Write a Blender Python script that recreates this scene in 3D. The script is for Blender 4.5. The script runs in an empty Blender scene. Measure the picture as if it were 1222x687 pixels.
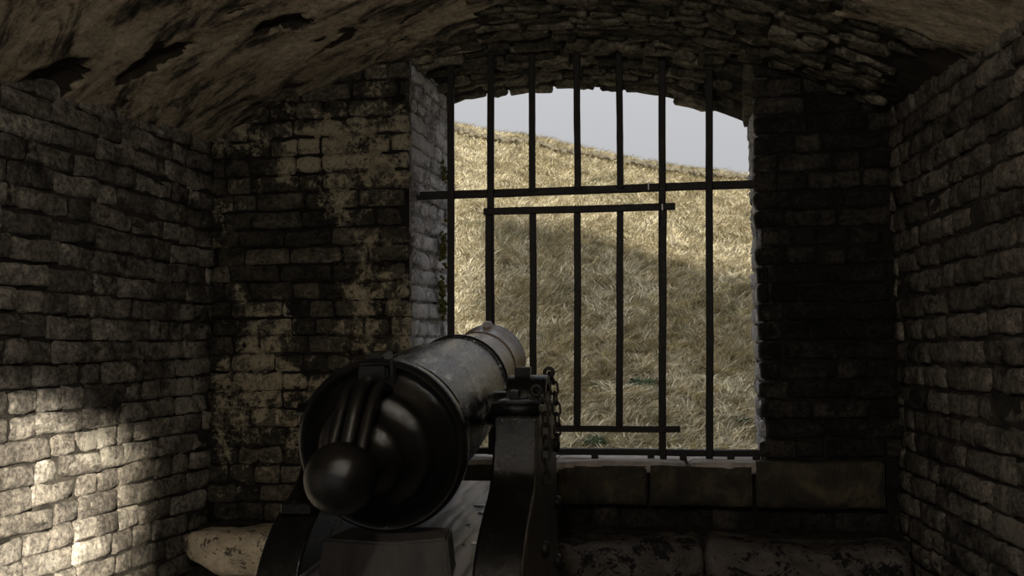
import bpy, bmesh, math, random
import numpy as np
from mathutils import Vector, Matrix, noise

rnd = random.Random(7)
sc = bpy.context.scene
col = sc.collection

# ------------------------------------------------------------------ camera
EYE = 1.5
yaw, pitch, roll = math.radians(8.7), math.atan(71.5 / 1100), math.radians(0.5)
f = Vector((-math.sin(yaw) * math.cos(pitch), math.cos(yaw) * math.cos(pitch), math.sin(pitch)))
r = Vector((math.cos(yaw), math.sin(yaw), 0))
u = r.cross(f)
R = r * math.cos(roll) - u * math.sin(roll)
U = u * math.cos(roll) + r * math.sin(roll)
cam_data = bpy.data.cameras.new('camera')
cam_data.sensor_width = 36
cam_data.lens = 1100 / 1222 * 36
cam_data.clip_start, cam_data.clip_end = .05, 400
cam = bpy.data.objects.new('camera', cam_data)
m3 = Matrix((R, U, -f)).transposed()
cam.matrix_world = Matrix.Translation((0, 0, EYE)) @ m3.to_4x4()
col.objects.link(cam)
sc.camera = cam

# ------------------------------------------------------------------ sky, sun, exposure
w = bpy.data.worlds.new('sky')
sc.world = w
w.use_nodes = True
nt = w.node_tree
nt.nodes.clear()
tc = nt.nodes.new('ShaderNodeTexCoord')
sep = nt.nodes.new('ShaderNodeSeparateXYZ')
ramp = nt.nodes.new('ShaderNodeValToRGB')          # overcast sky: the zenith is brighter than the horizon
ramp.color_ramp.elements[0].position = 0.0
ramp.color_ramp.elements[0].color = (.405, .405, .41, 1)
ramp.color_ramp.elements[1].position = 1.0
ramp.color_ramp.elements[1].color = (1.0, 1.02, 1.1, 1)
bg = nt.nodes.new('ShaderNodeBackground')
bg.inputs['Strength'].default_value = .71
out = nt.nodes.new('ShaderNodeOutputWorld')
nt.links.new(tc.outputs['Generated'], sep.inputs[0])
nt.links.new(sep.outputs['Z'], ramp.inputs[0])
nt.links.new(ramp.outputs[0], bg.inputs['Color'])
nt.links.new(bg.outputs[0], out.inputs[0])

SUN = Vector((-.65, 1.0, -.303)).normalized()
sl = bpy.data.lights.new('sun', 'SUN')
sl.energy = 3.2
sl.angle = math.radians(3.5)
sl.color = (1.0, .94, .84)
so = bpy.data.objects.new('sun', sl)
so.rotation_euler = (-SUN).to_track_quat('Z', 'Y').to_euler()
so.location = (4, -6, 6)
col.objects.link(so)

def portal(loc, size_x, size_y, direction):
    l = bpy.data.lights.new('daylight_opening', 'AREA')
    l.shape = 'RECTANGLE'
    l.size, l.size_y = size_x, size_y
    l.cycles.is_portal = True
    o = bpy.data.objects.new('daylight_opening', l)
    o.location = loc
    o.rotation_euler = Vector(direction).to_track_quat('-Z', 'Z').to_euler()
    col.objects.link(o)
portal((-.28, 4.36, 1.85), 1.5, 1.8, (0, -1, 0))
portal((.495, -1.05, 1.25), .33, 2.5, (0, 1, 0))
portal((-1.02, -1.05, 1.35), 1.45, 2.0, (0, 1, 0))

# added unseen spot through the rear doorway, brightening the patch on the left wall
fl_ = bpy.data.lights.new('yard_floodlight', 'SPOT')
fl_.energy = 18500
fl_.spot_size = math.radians(14)
fl_.spot_blend = .3
fl_.shadow_soft_size = .16
fl_.color = (1.0, .90, .72)
fo = bpy.data.objects.new('yard_floodlight', fl_)
fo.location = (4.2, -7.0, 4.30)
fo.rotation_euler = (Vector((-1.95, 3.0, 1.0)) - Vector(fo.location)).to_track_quat('-Z', 'Y').to_euler()
col.objects.link(fo)

# electric bulkhead lamp under the crown of the vault, above the viewer
ll = bpy.data.lights.new('bulkhead_lamp', 'POINT')
ll.energy = 24
ll.shadow_soft_size = .06
ll.color = (1.0, .93, .82)
lo = bpy.data.objects.new('bulkhead_lamp', ll)
lo.location = (-.17, .45, 2.45)
col.objects.link(lo)

sc.view_settings.view_transform = 'Standard'
sc.view_settings.look = 'None'
sc.view_settings.gamma = 1
sc.view_settings.use_curve_mapping = False
sc.view_settings.exposure = .50
sc.cycles.max_bounces = 8
sc.cycles.diffuse_bounces = 6
sc.cycles.sample_clamp_indirect = 4

# ------------------------------------------------------------------ node materials
class NT:
    def __init__(s, name):
        s.m = bpy.data.materials.new(name)
        s.m.use_nodes = True
        s.t = s.m.node_tree
        s.b = s.t.nodes['Principled BSDF']
        s.pos = s.t.nodes.new('ShaderNodeNewGeometry').outputs['Position']
    def n(s, kind): return s.t.nodes.new(kind)
    def link(s, a, b): s.t.links.new(a, b)
    def vec(s, scale, src=None, off=(0, 0, 0)):
        mp = s.n('ShaderNodeMapping')
        mp.inputs['Scale'].default_value = scale
        mp.inputs['Location'].default_value = off
        s.link(src or s.pos, mp.inputs[0])
        return mp.outputs[0]
    def noise(s, scale, detail=6, rough=.6, dist=0, src=None):
        n = s.n('ShaderNodeTexNoise')
        n.inputs['Scale'].default_value = scale
        n.inputs['Detail'].default_value = detail
        n.inputs['Roughness'].default_value = rough
        n.inputs['Distortion'].default_value = dist
        s.link(src or s.pos, n.inputs['Vector'])
        return n.outputs['Fac']
    def voro(s, scale, src=None, feature='F1'):
        n = s.n('ShaderNodeTexVoronoi')
        n.inputs['Scale'].default_value = scale
        n.feature = feature
        s.link(src or s.pos, n.inputs['Vector'])
        return n.outputs['Distance']
    def ramp(s, fac, stops):
        n = s.n('ShaderNodeValToRGB')
        e = n.color_ramp.elements
        while len(e) < len(stops): e.new(.5)
        for k, (p, c) in enumerate(stops):
            e[k].position = p
            e[k].color = (c, c, c, 1) if isinstance(c, (int, float)) else (*c, 1)
        s.link(fac, n.inputs[0])
        return n.outputs[0]
    def mix(s, fac, a, b, mode='MIX'):
        n = s.n('ShaderNodeMix')
        n.data_type = 'RGBA'
        n.blend_type = mode
        for v, i in ((fac, 0), (a, 6), (b, 7)):
            if isinstance(v, (int, float)): n.inputs[i].default_value = v if i == 0 else (v, v, v, 1)
            elif isinstance(v, tuple): n.inputs[i].default_value = (*v, 1)
            else: s.link(v, n.inputs[i])
        return n.outputs[2]
    def math(s, op, a, b=0.0):
        n = s.n('ShaderNodeMath')
        n.operation = op
        for v, i in ((a, 0), (b, 1)):
            if isinstance(v, (int, float)): n.inputs[i].default_value = v
            else: s.link(v, n.inputs[i])
        return n.outputs[0]
    def bump(s, h, strength, dist, prev=None):
        n = s.n('ShaderNodeBump')
        n.inputs['Strength'].default_value = strength
        n.inputs['Distance'].default_value = dist
        s.link(h, n.inputs['Height'])
        if prev is not None: s.link(prev, n.inputs['Normal'])
        return n.outputs[0]
    def done(s, color=None, rough=None, normal=None, metal=0.0, spec=.5, coat=0.0):
        for v, k in ((color, 'Base Color'), (rough, 'Roughness'), (normal, 'Normal')):
            if v is None: continue
            if isinstance(v, tuple): s.b.inputs[k].default_value = (*v, 1)
            elif isinstance(v, (int, float)): s.b.inputs[k].default_value = v
            else: s.link(v, s.b.inputs[k])
        s.b.inputs['Metallic'].default_value = metal
        s.b.inputs['Specular IOR Level'].default_value = spec
        s.b.inputs['Coat Weight'].default_value = coat
        return s.m

def brick_mat(name, dark, mid, light, lime, lime_at, soot_at, soot=(.012, .011, .010), grit=1.0, lf=7):
    t = NT(name)
    oi = t.n('ShaderNodeObjectInfo').outputs['Random']
    n1 = t.noise(1.9, 5, .62, .3)
    n2 = t.noise(9, 8, .72, .5)
    n3 = t.noise(55, 6, .75)
    base = t.ramp(oi, [(0, dark), (.45, mid), (1, light)])
    base = t.mix(.95, base, t.ramp(n2, [(.34, .28), (.5, .95), (.66, 1.7)]), 'MULTIPLY')
    base = t.mix(.9, base, t.ramp(n3, [(.38, .35), (.5, 1.0), (.62, 1.6)]), 'MULTIPLY')
    lm = t.math('ADD', t.math('MULTIPLY', n1, .55), t.math('MULTIPLY', t.noise(lf, 9, .82, .15), .45))
    lm = t.ramp(lm, [(lime_at, 0.0), (lime_at + .035, 1.0)])
    lm = t.math('MULTIPLY', lm, t.ramp(n3, [(.34, .25), (.5, 1.0)]))
    c = t.mix(lm, base, lime)
    sm = t.math('ADD', t.math('MULTIPLY', t.noise(1.3, 4, .6, .5, t.vec((1, 1, 1), off=(7, 3, 9))), .55),
                t.math('MULTIPLY', t.noise(13, 8, .75, .5), .45))
    smf = t.ramp(sm, [(soot_at, 0.0), (soot_at + .07, .93)])
    c = t.mix(smf, c, soot)
    pits = t.ramp(t.voro(70), [(.0, 0.0), (.35, 1.0)])
    h = t.math('ADD', t.math('MULTIPLY', n3, 1.0), t.math('MULTIPLY', n2, 1.2))
    h = t.math('ADD', h, t.math('MULTIPLY', pits, .25))
    nb = t.bump(h, 1.0 * grit, .034)
    nb = t.bump(t.noise(150, 3, .7), .7 * grit, .006, nb)
    return t.done(c, t.ramp(n2, [(.3, .95), (.7, .62)]), nb, spec=.3)

M = {}
M['brick_left'] = brick_mat('weathered_grey_brick', (.17, .15, .13), (.33, .295, .25), (.52, .475, .41), (.60, .56, .48), .54, .545)
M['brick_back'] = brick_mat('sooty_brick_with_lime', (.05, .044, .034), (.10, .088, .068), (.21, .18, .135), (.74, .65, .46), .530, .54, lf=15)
M['brick_dark'] = brick_mat('blackened_brick', (.03, .027, .023), (.055, .047, .039), (.10, .087, .07), (.13, .115, .09), .60, .53)  # soot, with the dimness of the wall's right side put into the colour
M['brick_right'] = brick_mat('grey_brown_brick', (.13, .11, .09), (.23, .20, .165), (.38, .33, .27), (.44, .40, .32), .58, .55)
M['brick_reveal'] = brick_mat('pale_grey_brick', (.60, .58, .60), (.74, .72, .75), (.85, .83, .87), (.90, .89, .92), .50, .66, (.07, .06, .055))
M['brick_vault'] = brick_mat('stained_vault_brick', (.12, .105, .075), (.26, .23, .165), (.46, .41, .30), (.58, .52, .39), .56, .54, grit=1.3)

t = NT('dark_mortar')
n2 = t.noise(14, 8, .7, .4)
M['mortar'] = t.done(t.ramp(n2, [(.35, (.018, .016, .014)), (.6, (.075, .066, .054)), (.75, (.16, .14, .11))]), .95,
                     t.bump(t.math('ADD', n2, t.noise(70, 5, .7)), .9, .02), spec=.2)

t = NT('pale_lime_mortar')
n2 = t.noise(18, 8, .72, .4)
M['pale_mortar'] = t.done(t.ramp(n2, [(.36, (.05, .045, .04)), (.6, (.34, .33, .33))]), .9, t.bump(n2, 1.0, .02), spec=.2)
t = NT('sooty_mortar')
n2 = t.noise(14, 8, .72, .4)
M['soot_mortar'] = t.done(t.ramp(n2, [(.36, (.010, .009, .008)), (.7, (.035, .031, .027))]), .95, t.bump(n2, 1.0, .02), spec=.2)
t = NT('lime_smeared_mortar')
n2 = t.math('ADD', t.math('MULTIPLY', t.noise(1.9, 5, .62, .3), .55), t.math('MULTIPLY', t.noise(15, 9, .82, .15), .45))
M['lime_mortar'] = t.done(t.ramp(n2, [(.50, (.018, .016, .013)), (.54, (.10, .085, .06)), (.58, (.52, .44, .31))]), .95,
                     t.bump(t.math('ADD', t.noise(20, 8, .7), t.noise(70, 5, .7)), 1.0, .03), spec=.2)
t = NT('stained_plaster')
rot_ = t.n('ShaderNodeMapping'); rot_.inputs['Rotation'].default_value = (0, 0, math.radians(28)); t.link(t.pos, rot_.inputs[0])
st = t.vec((.55, 1.7, 1.0), rot_.outputs[0])
a = t.noise(3.2, 9, .66, 1.4, st)
b_ = t.noise(9, 9, .78, .8, st)
att = t.n('ShaderNodeAttribute'); att.attribute_name = 'plaster'
pl = t.ramp(t.math('ADD', a, t.math('MULTIPLY', b_, .35)), [(.54, (.03, .026, .02)), (.61, (.16, .135, .10)), (.67, (.44, .365, .26)), (.86, (.66, .56, .42))])
rk = t.ramp(b_, [(.3, (.012, .010, .008)), (.6, (.06, .047, .034)), (.75, (.13, .1, .075))])
pf = t.noise(34, 7, .8, .5)
pl = t.mix(.8, pl, t.ramp(pf, [(.38, .45), (.5, 1.0), (.62, 1.4)]), 'MULTIPLY')
c = t.mix(t.ramp(att.outputs['Fac'], [(.4, 0.0), (.6, 1.0)]), rk, pl)
n2_ = None
M['plaster'] = t.done(c, .85, t.bump(t.math('ADD', t.math('MULTIPLY', b_, 1.0), t.math('MULTIPLY', t.noise(60, 6, .7), .4)), .8, .02), spec=.25)

def stone_mat(name, c0, c1, c2, blot, grooves=False, fleck=.58):
    t = NT(name)
    a = t.noise(4.5, 8, .7, .8); b = t.noise(26, 7, .75)
    c = t.ramp(a, [(.32, c0), (.5, c1), (.68, c2)])
    c = t.mix(.5, c, t.ramp(b, [(.3, .4), (.6, 1.3)]), 'MULTIPLY')
    fl = t.math('ADD', t.math('MULTIPLY', t.noise(5, 6, .8, 1.2, t.vec((1, 1, 1), off=(5, 5, 5))), .7), t.math('MULTIPLY', b, .3))
    c = t.mix(t.ramp(fl, [(fleck, 0.0), (fleck + .02, 1.0)]), c, blot)
    h = t.math('ADD', a, t.math('MULTIPLY', b, .5))
    nb = t.bump(h, .7, .015)
    if grooves:
        wv = t.n('ShaderNodeTexWave')
        wv.bands_direction = 'X'
        wv.inputs['Scale'].default_value = 34
        wv.inputs['Distortion'].default_value = 2.5
        t.link(t.pos, wv.inputs[0])
        nb = t.bump(wv.outputs['Fac'], .5, .006, nb)
    return t.done(c, .8, nb, spec=.3)
M['band_stone'] = stone_mat('tooled_sandstone', (.025, .022, .018), (.055, .048, .036), (.15, .125, .07), (.025, .024, .02), True, .60)
M['sill_stone'] = stone_mat('worn_sill_stone', (.22, .19, .17), (.42, .38, .35), (.62, .59, .57), (.06, .055, .05), False, .62)
M['pale_stone'] = stone_mat('limewashed_stone', (.34, .28, .20), (.55, .47, .35), (.74, .66, .52), (.10, .09, .07), False, .54)
M['flaked_stone'] = stone_mat('flaking_limewash', (.05, .042, .036), (.11, .093, .082), (.19, .165, .15), (.012, .011, .010), False, .50)

def gun_mat(name, rust_amount, rough_lo, rough_hi, sheen=0.0):
    t = NT(name)
    tcn = t.n('ShaderNodeTexCoord').outputs['Object']
    s1 = t.noise(16, 8, .75, .6, t.vec((1, .45, 1), tcn))
    s2 = t.noise(60, 6, .8, .2, tcn)
    c = t.ramp(s1, [(.40, (.004, .004, .004)), (.58, (.007, .0065, .0065)), (.78, (.02, .017, .014))])
    rm = t.ramp(t.math('ADD', t.math('MULTIPLY', s1, .5), t.math('MULTIPLY', s2, .5)), [(.62 - rust_amount, 0.0), (.70 - rust_amount, .85)])
    c = t.mix(rm, c, (.22, .135, .055))
    if sheen:  # bright reflection streaks of the barrel painted into the base colour
        s3 = t.noise(34, 9, .82, .4, t.vec((1, .22, 1), tcn))
        s4 = t.noise(7, 4, .6, .4, tcn)
        dm = t.math('MULTIPLY', t.ramp(s3, [(.52, 0.0), (.58, 1.0)]), t.ramp(s4, [(.42, .0), (.58, 1.0)]))
        c = t.mix(t.math('MULTIPLY', dm, sheen), c, (.66, .64, .62))
    ro = t.ramp(t.math('ADD', t.math('MULTIPLY', s1, .6), t.math('MULTIPLY', s2, .4)), [(.38, rough_lo), (.62, rough_hi)])
    nb = t.bump(t.math('ADD', s2, t.math('MULTIPLY', s1, 1.5)), .35, .004)
    return t.done(c, ro, nb, metal=.0, spec=.28 if 'satin' in name else .5)
M['gun_black'] = gun_mat('glossy_black_paint', -.06, .07, .20)
M['gun_worn'] = gun_mat('worn_black_paint', .03, .16, .36, .85)
M['gun_rust'] = gun_mat('rust_stained_paint', .24, .20, .40, .0)
t = NT('scuffed_side_paint')  # sheen of the outer side put into a lighter colour, with scuffs
sc1 = t.noise(26, 8, .8, .3, t.vec((1, .8, .25)))
sc2 = t.noise(80, 5, .75)
M['scuffed'] = t.done(t.ramp(sc1, [(.38, (.03, .026, .022)), (.55, (.075, .064, .052)), (.68, (.22, .20, .17))]),
                      t.ramp(sc2, [(.35, .25), (.65, .45)]), t.bump(t.math('ADD', sc1, sc2), .4, .004), spec=.6)
M['cheek_black'] = gun_mat('satin_black_iron_paint', -.09, .16, .32)
t = NT('dark_iron')
n2 = t.noise(60, 6, .7)
M['iron'] = t.done(t.ramp(n2, [(.4, (.008, .007, .006)), (.7, (.03, .022, .017))]), t.ramp(n2, [(.3, .4), (.7, .75)]), t.bump(n2, .5, .003), metal=.2, spec=.4)
t = NT('wet_grained_wood')
tcn = t.n('ShaderNodeTexCoord').outputs['Object']
wv = t.n('ShaderNodeTexWave'); wv.bands_direction = 'X'
wv.inputs['Scale'].default_value = 5.5; wv.inputs['Distortion'].default_value = 7.0; wv.inputs['Detail'].default_value = 3
wv.inputs['Detail Scale'].default_value = .8
t.link(t.vec((1.2, .33, 1), tcn), wv.inputs[0])
gr = t.noise(40, 6, .7, 0, t.vec((1, .12, 1), tcn))
c = t.ramp(wv.outputs['Fac'], [(.0, (.03, .028, .03)), (.16, (.10, .092, .105)), (.26, (.20, .185, .21)), (1, (.27, .25, .285))])
c = t.mix(.6, c, t.ramp(gr, [(.3, .55), (.7, 1.25)]), 'MULTIPLY')
M['wood'] = t.done(c, t.ramp(gr, [(.3, .28), (.7, .5)]), t.bump(t.math('ADD', gr, wv.outputs['Fac']), .35, .003), spec=.5)
t = NT('dark_timber_block')
gr = t.noise(22, 6, .7, .4, t.vec((1, 1, .25)))
M['block'] = t.done(t.ramp(gr, [(.3, (.022, .019, .018)), (.7, (.07, .062, .058))]), .55, t.bump(gr, .4, .004), spec=.35)
t = NT('limewash_flake')  # glint on the wet bed, put into a white base colour
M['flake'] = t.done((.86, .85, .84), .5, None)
t = NT('damp_floor_stone')
n2 = t.noise(6, 8, .7)
M['floor'] = t.done(t.ramp(n2, [(.3, (.05, .045, .04)), (.7, (.15, .135, .115))]), .8, t.bump(n2, .6, .02))
t = NT('limewashed_rear_wall')
n2 = t.noise(5, 8, .7)
M['rear'] = t.done(t.ramp(n2, [(.3, (.2, .18, .15)), (.7, (.42, .38, .32))]), .9, t.bump(n2, .6, .02))
t = NT('dry_hillside')
n1 = t.noise(.9, 6, .65, .6); n2 = t.noise(7, 9, .75, .6)
c = t.ramp(n2, [(.3, (.33, .285, .18)), (.5, (.57, .50, .34)), (.68, (.76, .70, .49))])
c = t.mix(t.ramp(n1, [(.55, 0.0), (.7, .5)]), c, (.16, .16, .08))
M['hill'] = t.done(c, .95, t.bump(n2, 1.0, .12), spec=.1)
def grass_mat(name, stops, green):
    t = NT(name)
    g = t.n('ShaderNodeNewGeometry')
    n1 = t.noise(.8, 6, .65, .8); n2 = t.noise(4.5, 8, .8)
    c = t.ramp(g.outputs['Random Per Island'], stops)
    c = t.mix(.8, c, t.ramp(n2, [(.36, .5), (.5, .95), (.62, 1.35)]), 'MULTIPLY')
    c = t.mix(t.ramp(n1, [(.54, 0.0), (.68, green)]), c, (.20, .20, .10))
    return t.done(c, .8, None, spec=.15)
M['hay'] = grass_mat('dry_grass_blades', [(0, (.36, .305, .19)), (.4, (.58, .51, .34)), (1, (.80, .735, .53))], .5)
M['shrub'] = grass_mat('grey_green_leaves', [(0, (.05, .07, .035)), (.6, (.12, .16, .085)), (1, (.22, .26, .16))], .2)
t = NT('moss')
n2 = t.noise(120, 5, .7)
M['moss'] = t.done(t.ramp(n2, [(.35, (.05, .055, .015)), (.7, (.21, .20, .07))]), .95, t.bump(n2, 1, .01), spec=.1)
t = NT('ridge_rubble')
n2 = t.noise(5, 6, .7)
M['rubble'] = t.done(t.ramp(n2, [(.3, (.10, .085, .06)), (.7, (.34, .30, .21))]), .95, t.bump(n2, .8, .05), spec=.1)
t = NT('pale_metal_rubbing')
M['bare'] = t.done((.45, .44, .43), .45, None, metal=.6)

# ------------------------------------------------------------------ helpers
def link(name, me, mats, parent=None, smooth=False):
    o = bpy.data.objects.new(name, me)
    col.objects.link(o)
    for m in (mats if isinstance(mats, (list, tuple)) else [mats]):
        if m is not None and len(me.materials) < 9: me.materials.append(m)
    if parent is not None: o.parent = parent
    if smooth:
        me.polygons.foreach_set('use_smooth', [True] * len(me.polygons))
    return o
def tag(o, label=None, cat=None, group=None, kind=None):
    for k, v in (('label', label), ('category', cat), ('group', group), ('kind', kind)):
        if v: o[k] = v
    return o
def from_bm(name, bm, mat, parent=None, smooth=False, mw=None):
    bmesh.ops.recalc_face_normals(bm, faces=bm.faces)
    me = bpy.data.meshes.new(name)
    bm.to_mesh(me); bm.free()
    o = link(name, me, mat, parent, smooth)
    if mw is not None: o.matrix_world = mw
    return o
def empty(name, loc=(0, 0, 0)):
    o = bpy.data.objects.new(name, None)
    o.empty_display_size = .1
    o.location = loc
    col.objects.link(o)
    return o
def bm_box(bm, x0, x1, y0, y1, z0, z1):
    vs = [bm.verts.new((x, y, z)) for x in (x0, x1) for y in (y0, y1) for z in (z0, z1)]
    for q in ((0, 1, 3, 2), (4, 6, 7, 5), (0, 4, 5, 1), (2, 3, 7, 6), (0, 2, 6, 4), (1, 5, 7, 3)):
        bm.faces.new([vs[i] for i in q])
def box(name, x0, x1, y0, y1, z0, z1, mat, parent=None, bev=0):
    bm = bmesh.new(); bm_box(bm, x0, x1, y0, y1, z0, z1)
    if bev: bmesh.ops.bevel(bm, geom=bm.edges[:], offset=bev, segments=2, affect='EDGES', profile=.6)
    return from_bm(name, bm, mat, parent)
def prism_x(name, prof, x0, x1, mat, parent=None, bev=0, seg=2, smooth=True):
    """polygon in (y, z) extruded along x"""
    bm = bmesh.new()
    a = [bm.verts.new((x0, y, z)) for y, z in prof]
    b = [bm.verts.new((x1, y, z)) for y, z in prof]
    bm.faces.new(a); bm.faces.new(b[::-1])
    n = len(prof)
    for i in range(n): bm.faces.new((a[i], b[i], b[(i + 1) % n], a[(i + 1) % n]))
    o = from_bm(name, bm, mat, parent)
    if bev:
        md = o.modifiers.new('bevel', 'BEVEL'); md.width = bev; md.segments = seg; md.limit_method = 'ANGLE'; md.angle_limit = math.radians(40)
    if smooth:
        for p in o.data.polygons: p.use_smooth = True
        o.data.set_sharp_from_angle(angle=math.radians(35))
    return o
def bm_tube(bm, pts, rad, n=10, closed=False, caps=True):
    pts = [Vector(p) for p in pts]
    m = len(pts)
    rads = rad if isinstance(rad, (list, tuple)) else [rad] * m
    rings = []
    prev = None
    for i, p in enumerate(pts):
        a = pts[(i - 1) % m] if (closed or i > 0) else p
        b = pts[(i + 1) % m] if (closed or i < m - 1) else p
        d = (b - a).normalized()
        if prev is None:
            prev = d.orthogonal().normalized()
        prev = (prev - d * prev.dot(d)).normalized()
        s = d.cross(prev)
        rings.append([bm.verts.new(p + (prev * math.cos(k * 2 * math.pi / n) + s * math.sin(k * 2 * math.pi / n)) * rads[i]) for k in range(n)])
    for i in range(m if closed else m - 1):
        A, B = rings[i], rings[(i + 1) % m]
        for k in range(n): bm.faces.new((A[k], A[(k + 1) % n], B[(k + 1) % n], B[k]))
    if not closed and caps:
        bm.faces.new(rings[0]); bm.faces.new(rings[-1][::-1])
def tube(name, pts, rad, mat, parent=None, n=12, closed=False):
    bm = bmesh.new(); bm_tube(bm, pts, rad, n, closed)
    return from_bm(name, bm, mat, parent, True)
def lathe(name, prof, mat, parent, mw, n=64, caps=True, wob=0):
    """prof: (v along local y, radius)"""
    bm = bmesh.new()
    rings = []
    for v, R_ in prof:
        rings.append([bm.verts.new((R_ * math.cos(k * 2 * math.pi / n), v, R_ * math.sin(k * 2 * math.pi / n))) for k in range(n)])
    for A, B in zip(rings, rings[1:]):
        for k in range(n): bm.faces.new((A[k], A[(k + 1) % n], B[(k + 1) % n], B[k]))
    if caps:
        bm.faces.new(rings[0]); bm.faces.new(rings[-1])
    o = from_bm(name, bm, mat, parent, True, mw)
    o.data.set_sharp_from_angle(angle=math.radians(50))
    return o

# ------------------------------------------------------------------ brickwork
def brick_mesh(L, H, seed, nx=5, ny=4, D=.05, rough=.0035, chip=.5):
    """a worn brick: front face a small grid, edges rounded back, sides sunk into the wall; origin mid front"""
    rg = random.Random(seed)
    V, F = [], []
    off = Vector((rg.uniform(0, 90), rg.uniform(0, 90), rg.uniform(0, 90)))
    chips = [rg.random() < chip * .5 for _ in range(4)]
    for j in range(ny + 1):
        for i in range(nx + 1):
            a, b = i / nx * 2 - 1, j / ny * 2 - 1
            ea, eb = abs(a) == 1, abs(b) == 1
            x = a * L / 2; y = b * H / 2
            if not ea: x *= .93 / (1 - 2 / nx) * (1 - 2 / nx) if abs(abs(a) - (1 - 2 / nx)) > .01 else (L - .018) / L / (1 - 2 / nx) 
            if not eb: y *= 1 if abs(abs(b) - (1 - 2 / ny)) > .01 else (H - .018) / H / (1 - 2 / ny)
            z = 0.0
            if ea or eb: z = -.007
            if ea and eb:
                z = -.013
                x *= .965; y *= .95
                k = (a > 0) * 2 + (b > 0)
                if chips[k]: x *= .93; y *= .88; z = -.018
            nz = noise.noise(Vector((x * 16, y * 16, 0)) + off)
            nz2 = noise.noise(Vector((x * 50, y * 50, 5)) + off)
            z += nz * rough * 1.6 + nz2 * rough
            x += noise.noise(Vector((x * 22, y * 22, 11)) + off) * .010 * (ea or eb)
            y += noise.noise(Vector((x * 22, y * 22, 19)) + off) * .010 * (ea or eb)
            V.append((x, y, z))
    g = lambda i, j: j * (nx + 1) + i
    for j in range(ny):
        for i in range(nx): F.append((g(i, j), g(i + 1, j), g(i + 1, j + 1), g(i, j + 1)))
    loop = [g(i, 0) for i in range(nx)] + [g(nx, j) for j in range(ny)] + [g(i, ny) for i in range(nx, 0, -1)] + [g(0, j) for j in range(ny, 0, -1)]
    base = len(V)
    for k in loop: V.append((V[k][0], V[k][1], -D))
    n = len(loop)
    for k in range(n): F.append((loop[k], base + k, base + (k + 1) % n, loop[(k + 1) % n]))
    me = bpy.data.meshes.new('brick')
    me.from_pydata(V, [], F)
    me.polygons.foreach_set('use_smooth', [True] * len(F))
    me.update()
    return me

def variants(mat, rough=.0035, n=8, H=.066, D=.05, chip=.5, kinds=(.215, .105)):
    out = {}
    for L in kinds:
        out[L] = []
        for k in range(n):
            me = brick_mesh(L, H, k * 17 + int(L * 1000) + hash(mat) % 1, D=D, rough=rough, chip=chip, nx=6 if L > .15 else 4)
            me.materials.append(M[mat])
            out[L].append(me)
    return out

def place(parent, items, limit=300, name='brick', rest='rough_brickwork'):
    """items: (mesh, matrix) sorted nearest first; past the limit they become one stuff mesh"""
    for me, mw in items[:limit]:
        o = bpy.data.objects.new(name, me)
        col.objects.link(o)
        o.parent = parent
        o.matrix_world = mw
    extra = items[limit:]
    if extra:
        V, F, b = [], [], 0
        for me, mw in extra:
            n = len(me.vertices)
            V += [mw @ v.co for v in me.vertices]
            F += [tuple(i + b for i in p.vertices) for p in me.polygons]
            b += n
        me2 = bpy.data.meshes.new(rest)
        me2.from_pydata([tuple(v) for v in V], [], F)
        me2.polygons.foreach_set('use_smooth', [True] * len(F))
        tag(link(rest, me2, extra[0][0].materials[0], parent), kind='stuff')

def frame(O, uu, vv, nn):
    return Matrix(((uu.x, vv.x, nn.x, O.x), (uu.y, vv.y, nn.y, O.y), (uu.z, vv.z, nn.z, O.z), (0, 0, 0, 1)))

def lay(O, uu, nn, length, z0, z1, var, seed, proud=.014, jit=.005, course=.077, joint=.010, wob=.006, skip=.0, keep=None, up=Vector((0, 0, 1)), tilt=1.2, lowering=None):
    rg = random.Random(seed)
    items = []
    O, uu, nn = Vector(O), Vector(uu).normalized(), Vector(nn).normalized()
    nc = int(round((z1 - z0) / course))
    course = (z1 - z0) / nc
    hz = course / .077
    for c in range(nc):
        s = -rg.uniform(0, .2)
        header = c % 2 == 0
        while s < length:
            L0 = .105 if (rg.random() < (.6 if header else .25)) else .215
            L = L0 * rg.uniform(.88, 1.08)
            a0, a1 = max(s, 0), min(s + L, length)
            s += L + joint
            if a1 - a0 < .035: continue
            Lr = a1 - a0
            if rg.random() < skip: continue
            a = (a0 + a1) / 2
            z = z0 + (c + .5) * course + wob * math.sin(a * 2.3 + c * .35 + seed) + rg.uniform(-.002, .002)
            if keep and not keep(a, z): continue
            kind = .105 if Lr < .15 else .215
            h = proud + rg.uniform(-jit, jit) - (rg.random() < .08) * rg.uniform(.004, .012)
            if lowering: h += lowering(a, z)
            P = O + uu * a + up * (z - O.z * (abs(up.z) > .5)) + nn * h
            rot = Matrix.Rotation(math.radians(rg.gauss(0, tilt)), 4, 'Z') @ Matrix.Rotation(math.radians(rg.gauss(0, 1.6)), 4, 'X') @ Matrix.Rotation(math.radians(rg.gauss(0, 1.2)), 4, 'Y')
            mw = frame(P, uu, up, nn) @ rot @ Matrix.Diagonal((Lr / kind, hz * rg.uniform(.94, 1.05), 1, 1))
            items.append((rg.choice(var[kind]), mw))
    return items

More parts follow.
